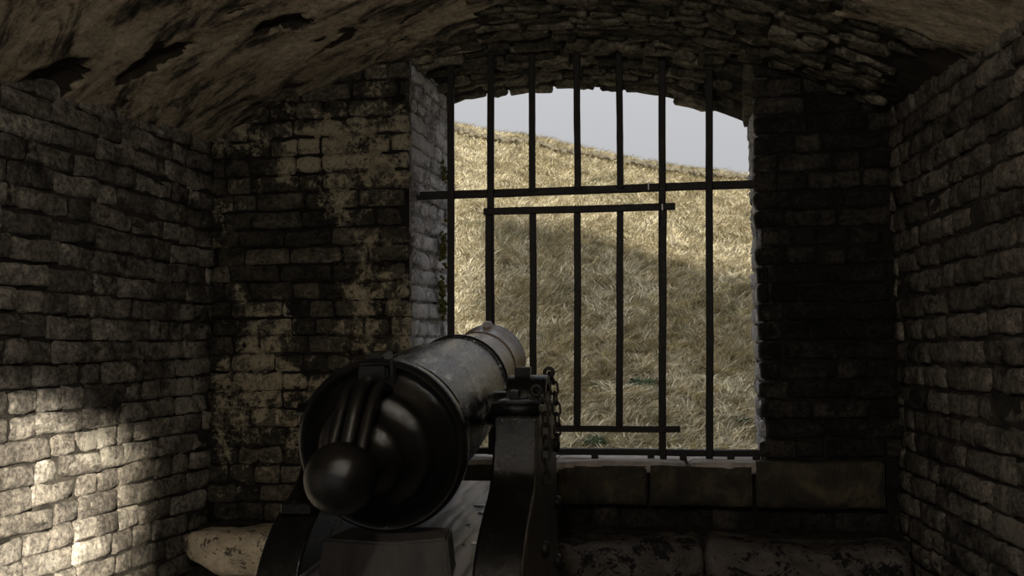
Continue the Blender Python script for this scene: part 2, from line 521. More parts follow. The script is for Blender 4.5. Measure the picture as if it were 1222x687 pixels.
def rough_panel(name, O, uu, nn, length, z0, z1, thick, mat, amp=.010, step=.04):
    """a wall slab whose room face is a slightly uneven mortar bed"""
    O, uu, nn = Vector(O), Vector(uu).normalized(), Vector(nn).normalized()
    na, nb = max(2, int(length / step)), max(2, int((z1 - z0) / step))
    V, F = [], []
    for j in range(nb + 1):
        for i in range(na + 1):
            p = O + uu * (length * i / na) + Vector((0, 0, z0 + (z1 - z0) * j / nb - O.z))
            e = 0 if i in (0, na) else noise.noise(p * 5) * amp + noise.noise(p * 17) * amp * .6
            V.append(tuple(p + nn * e))
    g = lambda i, j: j * (na + 1) + i
    for j in range(nb):
        for i in range(na): F.append((g(i, j), g(i + 1, j), g(i + 1, j + 1), g(i, j + 1)))
    b = len(V)
    for (i, j) in ((0, 0), (na, 0), (na, nb), (0, nb)): V.append(tuple(Vector(V[g(i, j)]) - nn * thick))
    F += [(b, b + 3, b + 2, b + 1)]
    F += [tuple([g(i, 0) for i in range(na + 1)] + [b + 1, b]), tuple([g(i, nb) for i in range(na, -1, -1)] + [b + 3, b + 2])]
    F += [tuple([g(0, j) for j in range(nb, -1, -1)] + [b, b + 3]), tuple([g(na, j) for j in range(nb + 1)] + [b + 2, b + 1])]
    me = bpy.data.meshes.new(name)
    me.from_pydata(V, [], F)
    me.update()
    bm = bmesh.new(); bm.from_mesh(me); bmesh.ops.recalc_face_normals(bm, faces=bm.faces); bm.to_mesh(me); bm.free()
    return link(name, me, mat)

REAR = -1.0
LX = lambda y: -1.90 - .10 * (3.75 - y)
RX = lambda y: .93 + .06 * (3.75 - y)
XC, VR, CROWN = -.5, 2.83, 2.785
def vault_z(x): return CROWN - VR + math.sqrt(max(0, VR * VR - (x - XC) ** 2))

# floor
fl = box('floor', -2.7, 1.6, REAR - .3, 4.35, -.1, 0, M['floor']); tag(fl, kind='structure')

# side walls
lu, ln = Vector((-.0995, -.995, 0)), Vector((.995, -.0995, 0))
ru, rn = Vector((.0599, -.998, 0)), Vector((-.998, -.0599, 0))
wl = rough_panel('wall_left', (-1.90, 3.75, 0), lu, ln, 4.8, 0, 2.75, .35, M['mortar']); tag(wl, kind='structure')
wr = rough_panel('wall_right', (.93, 3.75, 0), ru, rn, 4.8, 0, 2.75, .35, M['mortar']); tag(wr, kind='structure')
vL = variants('brick_left', rough=.006, n=14, H=.070, chip=.8)
vRt = variants('brick_right', rough=.006, n=14, chip=.8)
def far_first(items):  # nearest to the part in view first
    return sorted(items, key=lambda it: (it[1].translation.y < 1.75, it[1].translation.z < .55, -it[1].translation.y))
place(wl, far_first(lay((-1.90, 3.75, 0), lu, ln, 4.7, .04, 2.58, vL, 3, course=.0795, wob=.010, joint=.006, jit=.007, tilt=1.8)))
place(wr, far_first(lay((.93, 3.75, 0), ru, rn, 4.7, .04, 2.58, vRt, 5, course=.082, wob=.006, joint=.011)))

# rear wall with a doorway behind the viewer
DX0, DX1, DZ = .33, .66, 2.48
bm = bmesh.new()
bm_box(bm, -2.7, -1.75, REAR - .12, REAR, 0, 3.0)
bm_box(bm, -.30, DX0, REAR - .12, REAR, 0, 3.0)
bm_box(bm, -1.75, -.30, REAR - .12, REAR, 0, .35)
bm_box(bm, -1.75, -.30, REAR - .12, REAR, 2.35, 3.0)
bm_box(bm, DX1, 1.6, REAR - .12, REAR, 0, 3.0)
bm_box(bm, DX0, DX1, REAR - .12, REAR, DZ, 3.0)
tag(from_bm('wall_rear', bm, M['rear']), kind='structure')

# front wall mass round the opening
bm = bmesh.new()
bm_box(bm, -2.3, -1.015, 3.762, 4.35, 0, 2.98)
bm_box(bm, .470, 1.35, 3.762, 4.35, 0, 2.98)
bm_box(bm, -1.015, .435, 3.762, 4.33, 0, 1.0)
bm_box(bm, -1.015, .435, 3.762, 4.35, 2.84, 2.98)
wb = from_bm('wall_back', bm, M['soot_mortar']); tag(wb, kind='structure')
vB = variants('brick_back', rough=.005)
vD = variants('brick_dark', rough=.005)
vRe = variants('brick_reveal', rough=.006, chip=.8)
top_ok = lambda x, z: z < vault_z(x) + .05
Y = Vector((0, 1, 0))
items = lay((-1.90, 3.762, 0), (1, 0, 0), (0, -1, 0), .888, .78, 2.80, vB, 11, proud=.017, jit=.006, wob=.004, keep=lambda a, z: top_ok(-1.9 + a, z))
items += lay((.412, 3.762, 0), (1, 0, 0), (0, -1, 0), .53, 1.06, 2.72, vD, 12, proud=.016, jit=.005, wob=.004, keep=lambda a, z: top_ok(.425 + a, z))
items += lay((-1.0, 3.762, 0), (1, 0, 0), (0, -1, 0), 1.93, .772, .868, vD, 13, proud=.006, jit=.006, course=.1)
place(wb, items)
lb = rough_panel('lime_bed', (-1.90, 3.762, 0), (1, 0, 0), (0, -1, 0), .885, .78, 2.80, .02, M['lime_mortar'], .022, .025)
lb.parent = wb
# reveals are wall ends of their own
rvl = rough_panel('trim_1', (-1.012, 3.77, 0), (.085, .996, 0), (.996, -.085, 0), .575, 1.03, 2.80, .04, M['pale_mortar'], .006); tag(rvl, kind='structure')
place(rvl, lay((-1.012, 3.79, 0), (.085, .996, 0), (.996, -.085, 0), .56, 1.05, 2.80, vRe, 21, proud=.012, jit=.007, wob=.01, joint=.008, course=.074, tilt=2.0))
rvr = rough_panel('trim_2', (.432, 3.77, 0), (.05, .998, 0), (-.998, .05, 0), .575, 1.03, 2.52, .04, M['mortar'], .006); tag(rvr, kind='structure')
place(rvr, lay((.430, 3.80, 0), (.05, .998, 0), (-.998, .05, 0), .55, 1.05, 2.52, vRe, 22, proud=.008, jit=.006, wob=.006, joint=.006, tilt=1.5))

# worn stones: displaced boxes
def worn_stone(name, x0, x1, y0, y1, z0, z1, mat, parent, bev=.012, amp=.008, cuts=10, seed=0, freq=7, top=None):
    bm = bmesh.new()
    nx = max(2, int((x1 - x0) / .03)); ny = max(2, int((y1 - y0) / .03)); nz = max(2, int((z1 - z0) / .03))
    idx = {}
    def v(i, j, k):
        if (i, j, k) not in idx:
            x, y, z = x0 + (x1 - x0) * i / nx, y0 + (y1 - y0) * j / ny, z0 + (z1 - z0) * k / nz
            e = (i in (0, nx)) + (j in (0, ny)) + (k in (0, nz))
            c = Vector(((x0 + x1) / 2, (y0 + y1) / 2, (z0 + z1) / 2))
            p = Vector((x, y, z))
            if e >= 2:
                if i in (0, nx): p.x += bev * .6 * (1 if i == 0 else -1)
                if j in (0, ny): p.y += bev * .6 * (1 if j == 0 else -1)
                if k in (0, nz): p.z += bev * .6 * (1 if k == 0 else -1)
            q = p + Vector((seed * 3.1, seed, 0))
            p += Vector((noise.noise(q * freq), noise.noise(q * freq + Vector((9, 0, 0))), noise.noise(q * freq + Vector((0, 9, 0))))) * amp
            p += Vector((noise.noise(q * 30), noise.noise(q * 30 + Vector((9, 0, 0))), noise.noise(q * 30 + Vector((0, 9, 0))))) * amp * .35
            if top and k == nz: p.z += top(x, y)
            idx[(i, j, k)] = bm.verts.new(p)
        return idx[(i, j, k)]
    for i in range(nx):
        for j in range(ny):
            for k in (0, nz): bm.faces.new((v(i, j, k), v(i + 1, j, k), v(i + 1, j + 1, k), v(i, j + 1, k)))
    for i in range(nx):
        for k in range(nz):
            for j in (0, ny): bm.faces.new((v(i, j, k), v(i + 1, j, k), v(i + 1, j, k + 1), v(i, j, k + 1)))
    for j in range(ny):
        for k in range(nz):
            for i in (0, nx): bm.faces.new((v(i, j, k), v(i, j + 1, k), v(i, j + 1, k + 1), v(i, j, k + 1)))
    return from_bm(name, bm, mat, parent, True)

def trim_root(name, label=None):
    bm = bmesh.new()
    return bm
# dressed band under the sill
for i, (a, b) in enumerate([(-1.02, -.395), (-.39, -.035), (-.027, .37), (.377, .86)]):
    worn_stone('band_stone', a, b, 3.70, 3.80, .875, 1.035 if b < .4 else 1.052, M['band_stone'], wb, .008, .006, seed=i)
# sill slabs, sloping outwards
for i, (a, b) in enumerate([(-1.01, -.42), (-.41, .12), (.13, .432)]):
    worn_stone('sill_stone', a, b, 3.705, 4.37, 1.0, 1.052, M['sill_stone'], wb, .01, .007, seed=i + 5, top=lambda x, y: -(y - 3.705) * .075)
# springer block at the top of the right jamb
worn_stone('springer_stone', .378, .50, 3.765, 4.36, 2.51, 2.75, M['brick_vault'], wb, .01, .010, seed=31)
for v_ in wb.children[-1].data.vertices: v_.co.x += .002 + (v_.co.y - 3.765) * .083
# ledge along the foot of the wall
bm = bmesh.new(); bm_box(bm, -2.1, 1.05, 3.60, 3.77, 0, .62); bm_box(bm, -2.0, 1.0, 3.66, 3.77, .6, .77)
ledge = from_bm('trim_3', bm, M['mortar']); tag(ledge, kind='structure')
o = worn_stone('ledge_stone', -1.865, -1.02, 3.48, 3.76, .608, .772, M['pale_stone'], ledge, .02, .010, seed=41)
for v_ in o.data.vertices:      # its free end is rounded off below
    d = max(0, -1.865 + .13 - v_.co.x) / .13
    if v_.co.z < .69: v_.co.z += d * .075 * (1 - (v_.co.z - .6) / .09 * .6); v_.co.x += d * .05 * (.69 - v_.co.z) / .09
for i, (a, b, h) in enumerate([(-1.01, -.40, .765), (-.395, .17, .768), (.175, .90, .765)]):
    worn_stone('ledge_stone', a, b, 3.48 + .02 * (i == 1), 3.76, .50, h, M['flaked_stone'], ledge, .02, .014, seed=43 + i, freq=5,
               top=lambda x, y: .012 * math.sin(x * 9) - .02 * max(0, 3.56 - y) / .08)

# ------------------------------------------------------------------ vault
SPALLS = [(-1.32, 3.08, .085, .05, .035), (-1.25, 3.13, .05, .035, .03), (-1.72, 2.95, .14, .05, .03), (-.98, 3.02, .12, .04, .02), (-2.0, 2.72, .16, .1, .04)]
def vault_relief(x, y):
    xr, yr = x * .883 - y * .469, x * .469 + y * .883
    p = Vector((xr * 1.0, yr * 2.6, 0))
    m = noise.fractal(p * 2.0 + Vector((3, 1, 4)), .9, 2.1, 5)
    m2 = noise.fractal(Vector((xr * .5, yr * 1.3, 2)) * 9, .9, 2.1, 4)
    mask = m * .38 + m2 * .34 + .30
    mask -= max(0, min(1, (x + .75) / .35)) * max(0, min(1, (y - 2.85) / .35)) * .8
    mask += .25 * max(0, min(1, (3.0 - y) / .5)) * (x > -.7)
    for sx, sy, a, b, dp in SPALLS:
        d = ((x - sx) / a) ** 2 + ((y - sy) / b) ** 2
        d += noise.noise(Vector((x, y, 0)) * 25) * .6
        if d < 1.3: mask -= (1.3 - d) * 2
    return mask
nx, ny = 170, 250
V, F, att_v = [], [], []
ys = [REAR + (3.80 - REAR) * (1 - (1 - j / ny) ** 1.6) for j in range(ny + 1)]
for j in range(ny + 1):
    y = ys[j]
    x0, x1 = LX(y) - .06, RX(y) + .06
    for i in range(nx + 1):
        x = x0 + (x1 - x0) * i / nx
        mk = vault_relief(x, y)
        pl_ = max(0, min(1, mk / .06 + .5))
        dz = -.009 * pl_ + .012 * noise.noise(Vector((x, y, 0)) * 4.5) + .004 * noise.noise(Vector((x, y, 0)) * 24)
        if pl_ < .5: dz += .008 * noise.noise(Vector((x * 14, y * 30, 3)))
        for sx, sy, a, b, dp in SPALLS:
            d = ((x - sx) / a) ** 2 + ((y - sy) / b) ** 2 + noise.noise(Vector((x, y, 0)) * 25) * .6
            if d < 1: dz += dp * min(1, (1 - d) * 2)
        V.append((x, y, vault_z(x) + dz + .006))
        att_v.append(pl_)
g = lambda i, j: j * (nx + 1) + i
for j in range(ny):
    for i in range(nx): F.append((g(i, j), g(i, j + 1), g(i + 1, j + 1), g(i + 1, j)))
me = bpy.data.meshes.new('ceiling')
me.from_pydata(V, [], F)
at = me.attributes.new('plaster', 'FLOAT', 'POINT')
at.data.foreach_set('value', att_v)
ceil = link('ceiling', me, M['plaster'], None, True); tag(ceil, kind='structure')
# exposed brick rings on the vault near the opening, then the arch soffit
vV = variants('brick_vault', rough=.011, chip=1.0, H=.062, D=.04)
items = []
rg = random.Random(77)
def arc_bricks(y, xa, xb, zf, jitter, slope=0.0, keep=None):
    x = xa + rg.uniform(-.1, 0)
    while x < xb:
        L = rg.choice([.215, .215, .105]) * rg.uniform(.85, 1.05)
        cx = x + L / 2
        x += L + .010
        if cx - L / 2 < xa - .02 or cx + L / 2 > xb + .02: continue
        if keep and not keep(cx, y): continue
        e = .01
        tx = Vector((2 * e, 0, zf(cx + e, y) - zf(cx - e, y))).normalized()
        ty = Vector((0, 1, slope)).normalized()
        nn = tx.cross(ty); nn = -nn if nn.z > 0 else nn
        P = Vector((cx, y, zf(cx, y))) + nn * rg.uniform(-jitter, jitter)
        rot = Matrix.Rotation(math.radians(rg.gauss(0, 2.5)), 4, 'Z') @ Matrix.Rotation(math.radians(rg.gauss(9, 5)), 4, 'X') @ Matrix.Rotation(math.radians(rg.gauss(0, 2)), 4, 'Y')
        kd = .105 if L < .15 else .215
        items.append((rg.choice(vV[kd]), frame(P, tx, ty if nn.z < 0 and tx.cross(ty).dot(nn) > 0 else -ty, nn) @ rot @ Matrix.Diagonal((L / kd, 1.0, 1, 1))))
zv = lambda x, y: vault_z(x) - .006
y = 2.80
while y < 3.74:
    arc_bricks(y, -1.0, .92, zv, .008, keep=lambda x, y: vault_relief(x, y) < -.02 or y > 3.62 and x > -1.0)
    y += .066
items.sort(key=lambda it: -it[1].translation.y)
place(ceil, items)
def soffit_z(x, y):
    k = (y - 3.75) / .6
    R_ = 2.75 * (1 - k) + 2.15 * k
    c = 2.768 * (1 - k) + 2.742 * k
    return c - R_ + math.sqrt(R_ * R_ - (x + .5) ** 2)
bm = bmesh.new()
pts = []
for j in range(7):
    y = 3.74 + .61 * j / 6
    pts.append([bm.verts.new((x, y, soffit_z(x, y) + .022 - .009 * (j == 6))) for x in [-1.06 + 1.56 * i / 30 for i in range(31)]])
up_ = [bm.verts.new((x, 4.35, 2.99)) for x in [-1.06 + 1.56 * i / 30 for i in range(31)]]
for A, B in zip(pts, pts[1:]):
    for i in range(30): bm.faces.new((A[i], A[i + 1], B[i + 1], B[i]))
for i in range(30): bm.faces.new((pts[-1][i], pts[-1][i + 1], up_[i + 1], up_[i]))
sof = from_bm('trim_4', bm, M['mortar']); tag(sof, kind='structure')
items = []
y = 3.785
while y < 4.352:
    arc_bricks(y, -.985, .43, lambda x, yy: soffit_z(x, yy), .013)
    y += .062
place(sof, items)

# ------------------------------------------------------------------ outer wall beside the casemate; unseen crest shaped to shade the slope
bm = bmesh.new()
poly = [(-14, 3.0), (2.25, 3.0), (4.65, 7.32), (5.96, 6.83), (6.83, 6.21), (7.46, 5.51), (9.5, 4.9), (16, 4.6), (16, -1), (1.35, -1), (1.35, 2.98), (-2.3, 2.98), (-2.3, -1), (-14, -1)]
A = [bm.verts.new((x, 4.0, z)) for x, z in poly]
B = [bm.verts.new((x, 4.345, z)) for x, z in poly]
bm.faces.new(A); bm.faces.new(B[::-1])
for i in range(len(poly)): bm.faces.new((A[i], B[i], B[(i + 1) % len(poly)], A[(i + 1) % len(poly)]))
tag(from_bm('wall_outer', bm, M['hill']), kind='structure')
bm = bmesh.new(); bm_box(bm, -2.7, 1.6, REAR - .12, 4.0, 2.99, 3.05)
tag(from_bm('roof_slab', bm, M['mortar']), kind='structure')

# ------------------------------------------------------------------ hillside
RX_ = [-40, -14, -4.32, -2.56, -1.56, -.65, .25, 1.31, 2.18, 8, 40]
RZ_ = [9.8, 8.4, 6.58, 6.22, 5.95, 5.71, 5.49, 5.32, 5.18, 4.5, 3.5]
def hill_z(x, y):
    zc = np.interp(x, RX_, RZ_) - .10
    z0 = .15
    s = (y - 9) / 11
    if s < 0: z = z0 + s * 4
    elif s < 1: z = z0 + (zc - z0) * s
    else: z = zc - (s - 1) ** 2 * 6 * 0 - .06 * (y - 20)
    z = max(z, -2.2)
    n_ = noise.fractal(Vector((x * .55, y * .55, 0)), 1.0, 2.0, 4) * .16 + noise.noise(Vector((x, y, 4)) * 2.6) * .09 + noise.noise(Vector((x, y, 9)) * 6) * .05
    fade = 1 if y < 18.5 else max(.3, 1 - (y - 18.5) / 1.5)
    return z + n_ * fade
xs = np.concatenate([np.linspace(-40, -8, 22), np.linspace(-7.8, 5, 180), np.linspace(5.3, 40, 22)])
yy = np.concatenate([np.linspace(4.2, 8.4, 8), np.linspace(8.5, 21, 180), np.linspace(21.6, 60, 12)])
V = [(x, y, hill_z(x, y)) for y in yy for x in xs]
nX = len(xs)
F = [(j * nX + i, j * nX + i + 1, (j + 1) * nX + i + 1, (j + 1) * nX + i) for j in range(len(yy) - 1) for i in range(nX - 1)]
me = bpy.data.meshes.new('hillside_ground')
me.from_pydata(V, [], F)
hill = link('hillside_ground', me, M['hill'], None, True)
tag(hill, kind='structure')

def blades(name, n, area, mat, h0, h1, wd, parent=None, lean=(.6, -.25), seed=1, per=4, dens=None):
    rg = np.random.default_rng(seed)
    V, F = [], []
    b = 0
    for _ in range(n):
        x = rg.uniform(area[0], area[1]); y = rg.uniform(area[2], area[3])
        if dens and not dens(x, y, rg): continue
        z = hill_z(x, y) - .03
        fa = noise.noise(Vector((x * .7, y * .7, 2))) * 3 + noise.noise(Vector((x * 5, y * 5, 7))) * 5
        for k in range(per):
            a = rg.uniform(0, 6.283); h = rg.uniform(h0, h1)
            px, py = x + rg.normal(0, .05), y + rg.normal(0, .05)
            lx = math.cos(fa) * 1.5 + rg.normal(0, .45); ly = math.sin(fa) * 1.0 - .3 + rg.normal(0, .45)
            cx, cy = math.cos(a) * wd, math.sin(a) * wd
            mx, my, mz = px + lx * h * .35, py + ly * h * .35, z + h * .6
            tx, ty, tz = px + lx * h, py + ly * h, z + h * .78
            V += [(px - cx, py - cy, z), (px + cx, py + cy, z), (mx + cx * .8, my + cy * .8, mz), (mx - cx * .8, my - cy * .8, mz), (tx, ty, tz)]
            F += [(b, b + 1, b + 2, b + 3), (b + 3, b + 2, b + 4)]
            b += 5
    me = bpy.data.meshes.new(name)
    me.from_pydata(V, [], F)
    return link(name, me, mat, parent)
g1 = blades('dry_grass', 80000, (-6.8, 3.4, 8.8, 20.3), M['hay'], .06, .15, .008, lean=(.9, -.5))
tag(g1, 'dry straw-coloured grass blown over the slope outside the grating', 'grass', kind='stuff')
# stones of a low broken terrace line just under the ridge
rg = random.Random(5)
bm = bmesh.new()
for k in range(230):
    x = -5.2 + k * .037 + rg.uniform(-.03, .03)
    if rg.random() < .15: continue
    yq = 19.45 + rg.uniform(-.1, .1)
    z = hill_z(x, yq) + .12
    mm = Matrix.Translation((x, yq, z)) @ Matrix.Rotation(rg.uniform(0, 3), 4, 'Z') @ Matrix.Diagonal((rg.uniform(.04, .11), .06, rg.uniform(.03, .075), 1))
    bmesh.ops.create_icosphere(bm, subdivisions=1, radius=1, matrix=mm)
tag(from_bm('terrace_rubble', bm, M['rubble']), 'thin broken line of stones just below the ridge of the hill', 'stones', kind='stuff')
# small shrubs low on the slope
def shrub(x, y, rad, n, label):
    rgs = random.Random(int(x * 100) + 999)
    V, F = [], []
    z = hill_z(x, y)
    for k in range(n):
        d = Vector((rgs.gauss(0, 1), rgs.gauss(0, 1), abs(rgs.gauss(0, 1)))).normalized() * rad * rgs.uniform(.5, 1.05)
        c = Vector((x + d.x * 1.5, y + d.y, z + d.z * .8))
        a = Vector((rgs.gauss(0, 1), rgs.gauss(0, 1), rgs.gauss(0, 1))).normalized() * .035
        b2 = a.orthogonal().normalized() * .018
        k0 = len(V)
        V += [tuple(c - a), tuple(c + b2), tuple(c + a), tuple(c - b2)]
        F.append((k0, k0 + 1, k0 + 2, k0 + 3))
    root = empty('low_shrub', (x, y, z)); tag(root, label, 'shrub', 'shrubs on the slope')
    me = bpy.data.meshes.new('foliage'); me.from_pydata(V, [], F)
    o = link('foliage', me, M['shrub']); o.parent = root; o.matrix_parent_inverse = Matrix.Translation((-x, -y, -z))
    bm = bmesh.new(); bm_tube(bm, [(x, y, z - .05), (x + .02, y, z + rad * .3), (x + .03, y + .01, z + rad * .6)], [.02, .014, .006], 6)
    s = from_bm('stem', bm, M['rubble']); s.parent = root; s.matrix_parent_inverse = Matrix.Translation((-x, -y, -z))
for x, y, rad, n, lab in ((-.12, 10.84, .16, 260, 'grey-green shrub beside the second bar of the gate from the right, on the slope'),
                          (-.66, 10.8, .09, 120, 'small dark green shrub left of the larger one on the slope'),
                          (.90, 10.0, .08, 90, 'faint green tuft at the lower right edge of the slope'),
                          (-.62, 9.66, .09, 120, 'thin green sprig at the foot of the slope under the gate')):
    shrub(x, y, rad, n, lab)

# ------------------------------------------------------------------ iron grating in the opening
GY = 3.85
gr_ = empty('iron_grating', (-.3, GY, 1.06))
tag(gr_, 'fixed dark iron grating of tall bars and crossbars filling the arched opening', 'grating')
def bar(name, parent, x0, z0, x1, z1, wd=.030, th=.016, mat=None, y=GY, bend=0):
    """flat bar between two points of the grating plane"""
    a, b = Vector((x0, y, z0)), Vector((x1, y, z1))
    d = (b - a).normalized()
    s = d.cross(Vector((0, 1, 0))).normalized() * wd / 2
    n = Vector((0, th / 2, 0))
    bm = bmesh.new()
    N = 14
    rings = []
    for k in range(N + 1):
        p = a.lerp(b, k / N)
        q = p * 3
        p = p + s.normalized() * noise.noise(q + Vector((x0 * 7, 0, 0))) * .0028
        ws = 1 + .05 * noise.noise(p * 20)
        rings.append([bm.verts.new(p + s * ws * i + n * j) for i, j in ((-1, -.6), (-.8, -1), (.8, -1), (1, -.6), (1, .6), (.8, 1), (-.8, 1), (-1, .6))])
    for A, B in zip(rings, rings[1:]):
        for i in range(8): bm.faces.new((A[i], A[(i + 1) % 8], B[(i + 1) % 8], B[i]))
    bm.faces.new(rings[0]); bm.faces.new(rings[-1][::-1])
    o = from_bm(name, bm, M['iron'])
    o.parent = parent
    o.matrix_parent_inverse = Matrix.Translation(parent.location).inverted()
    return o
zt = lambda x: soffit_z(x, GY) + .02
bar('upright_bar', gr_, -.855, 1.055, -.850, zt(-.85))
bar('upright_bar', gr_, -.682, 1.055, -.674, zt(-.674))
for x in (-.494, -.301, -.123): bar('upright_bar', gr_, x - .004, 2.165, x, zt(x), .028)
bar('upright_bar', gr_, .026, 1.055, .056, zt(.056))
bar('upright_bar', gr_, .216, 1.055, .248, zt(.248))
bar('crossbar', gr_, -1.02, 2.163, .44, 2.163, .034, .02, y=GY + .018)
bar('crossbar', gr_, -1.02, 1.068, .44, 1.068, .028, .03, y=GY + .018)
for x in (-.62, -.25, -.02, .03, .11, .215, .30, .40):
    o = box('foot', x - .014, x + .014, GY, GY + .03, 1.02, 1.058, M['iron'], None, .004)
    o.parent = gr_; o.matrix_parent_inverse = Matrix.Translation(gr_.location).inverted()
gate = empty('iron_gate', (-.3, GY - .012, 1.16))
tag(gate, 'small barred iron gate leaf set in the lower middle of the grating', 'gate')
GG = GY - .018
bar('gate_rail', gate, -.705, 2.078, .098, 2.076, .030, .016, y=GG)
bar('gate_rail', gate, -.705, 1.166, .100, 1.166, .026, .016, y=GG)
for x0, x1 in ((-.690, -.684), (-.503, -.496), (-.320, -.306), (-.146, -.128), (.026, .050)):
    bar('gate_bar', gate, x0, 1.166, x1, 2.076, .029, .014, y=GG + .012)
for x, z, p_ in ((-.01, 2.163, gr_), (.045, 2.074, gate)):
    o = box('worn_bright_tab', x - .003, x + .003, GG - .012, GG + .01, z - .014, z + .014, M['bare'], None, .001)
    o.parent = p_; o.matrix_parent_inverse = Matrix.Translation(p_.location).inverted()

# moss tufts on the left jamb
def moss(pts, label):
    rgs = random.Random(len(pts) + 3)
    bm = bmesh.new()
    for (y, z, s) in pts:
        x = -1.012 + (y - 3.75) * .085 + .02
        for k in range(26):
            c = Vector((x + rgs.uniform(0, s * .6), y + rgs.gauss(0, s * .55), z + rgs.gauss(0, s)))
            bmesh.ops.create_icosphere(bm, subdivisions=1, radius=rgs.uniform(.004, .011), matrix=Matrix.Translation(c))
    o = from_bm('moss_clump', bm, M['moss']); tag(o, label, 'moss', 'moss on the left jamb', 'stuff')
moss([(4.16, 2.31, .022)], 'small tuft of moss highest on the pale left jamb, above the crossbar')
moss([(4.13, 1.99, .036), (4.13, 1.96, .036), (4.13, 1.93, .03)], 'thick tuft of moss on the pale left jamb just under the crossbar')
moss([(4.11, 1.77, .034), (4.12, 1.74, .034), (4.13, 1.71, .03), (4.13, 1.68, .024)], 'trailing tuft of moss lowest on the pale left jamb')

# ------------------------------------------------------------------ cannon
B0, M0 = Vector((-.660, 2.2, 1.266)), Vector((-.619, 3.48, 1.453))
ax = (M0 - B0).normalized()
sx = ax.cross(Vector((0, 0, 1))).normalized()
tz = sx.cross(ax)
GM = frame(B0, sx, ax, tz)      # local x right, y along the bore, z up
LB = (M0 - B0).length
can = empty('cannon', (-.65, 2.6, .3))
tag(can, 'black painted iron cannon on its carriage pointing out through the barred opening', 'cannon')
barrel = lathe('barrel', [(.02, .10), (.02, .193), (.30, .188), (.50, .180), (.52, .176), (.76, .160), (.80, .150), (1.0, .139), (1.15, .128), (1.20, .126),
                          (1.235, .130), (1.262, .137), (1.285, .139), (LB, .134), (LB, .10), (LB, .06), (LB - .3, .058), (LB - .3, .001)], [M['gun_worn'], M['gun_rust']], None, GM, 96)
for p in barrel.data.polygons:
    if p.center.y > .80: p.material_index = 1
def gpart(o, parent=can):
    mw = o.matrix_world.copy() if o.matrix_world != Matrix.Identity(4) else GM.copy()
    o.parent = parent
    bpy_inv(parent, o, mw)
    return o
def world_of(o):
    return (world_of(o.parent) @ o.matrix_parent_inverse if o.parent else Matrix.Identity(4)) @ (o.matrix_basis if not isinstance(o, type(None)) else Matrix.Identity(4))
def bpy_inv(parent, o, mw):
    o.matrix_parent_inverse = world_of(parent).inverted()
    o.matrix_basis = mw
gpart(barrel)
def glathe(name, prof, mat, n=96):
    o = lathe(name, prof, mat, None, GM, n)
    return gpart(o, barrel)
def ring(name, v, R_, wd, mat, lift=.008, n=96):
    k = [(v - wd / 2, R_ - .012)] + [(v + wd / 2 * math.sin(a), R_ + lift * math.cos(a)) for a in np.linspace(-1.57, 1.57, 7)] + [(v + wd / 2, R_ - .012)]
    return glathe(name, k, mat, n)
glathe('base_ring', [(.045, .180), (.04, .203), (.025, .212), (.0, .214), (-.018, .211), (-.026, .203), (-.024, .196), (-.012, .190), (.0, .18)], M['gun_black'])
ring('reinforce_ring', .085, .192, .022, M['gun_worn'], .006)
ring('reinforce_ring', .79, .157, .030, M['gun_black'], .011)
ring('reinforce_ring', .755, .161, .014, M['gun_worn'], .005)
ring('muzzle_astragal', 1.10, .132, .014, M['gun_rust'], .005)
ring('muzzle_lip', LB - .012, .134, .026, M['gun_black'], .006)
glathe('breech_face', [(.0, .195), (-.002, .186), (-.018, .172), (-.040, .150), (-.052, .141), (-.066, .139), (-.074, .134), (-.078, .124), (-.090, .108), (-.110, .094),
                       (-.120, .090), (-.132, .088), (-.140, .080), (-.150, .064), (-.165, .052), (-.19, .046), (-.215, .046), (-.22, .03)], M['gun_black'])
kn = [(-.285 - .078 * math.cos(a), max(.001, .078 * math.sin(a))) for a in np.linspace(0, 3.14159, 28)]
glathe('cascabel_knob', kn, M['gun_black'], 64)
def glocal(name, bm, mat, parent=None, smooth=True):
    o = from_bm(name, bm, mat, None, smooth, GM)
    o.data.set_sharp_from_angle(angle=math.radians(40))
    return gpart(o, parent or barrel)
# breeching loop: three upright straps between breech face and knob
def strap(xo, R_, hi):
    bm = bmesh.new()
    pts = []
    P0, P1, P2, P3 = Vector((xo, -.03, .140 * hi)), Vector((xo, -.13, .205 * hi)), Vector((xo, -.165, .135 * hi)), Vector((xo * 1.0, -.255, .035))
    for k in range(17):
        s = k / 16
        pts.append(P0 * (1 - s) ** 3 + P1 * 3 * s * (1 - s) ** 2 + P2 * 3 * s * s * (1 - s) + P3 * s ** 3)
    bm_tube(bm, pts, R_, 12)
    glocal('breeching_loop', bm, M['gun_black'])
strap(-.034, .014, .98); strap(.0, .018, 1.03); strap(.034, .014, .97)
# lock block and sighting notch at the top of the base ring
bm = bmesh.new(); bm_box(bm, -.045, .030, -.030, .10, .150, .206)
bmesh.ops.bevel(bm, geom=bm.edges[:], offset=.006, segments=2, affect='EDGES')
glocal('lock_block', bm, M['gun_black'], smooth=False)
bm = bmesh.new(); bm_box(bm, -.035, .012, .0, .08, .19, .222)
bmesh.ops.bevel(bm, geom=bm.edges[:], offset=.005, segments=2, affect='EDGES')
glocal('vent_patch', bm, M['gun_worn'], smooth=False)
bm = bmesh.new(); bm_box(bm, .036, .05, -.03, .06, .15, .2165)
bmesh.ops.bevel(bm, geom=bm.edges[:], offset=.004, segments=2, affect='EDGES')
glocal('sight_notch', bm, M['gun_black'], smooth=False)
bm = bmesh.new(); bm_box(bm, -.016, .016, LB - .045, LB - .005, .12, .153)
bmesh.ops.bevel(bm, geom=bm.edges[:], offset=.005, segments=2, affect='EDGES')
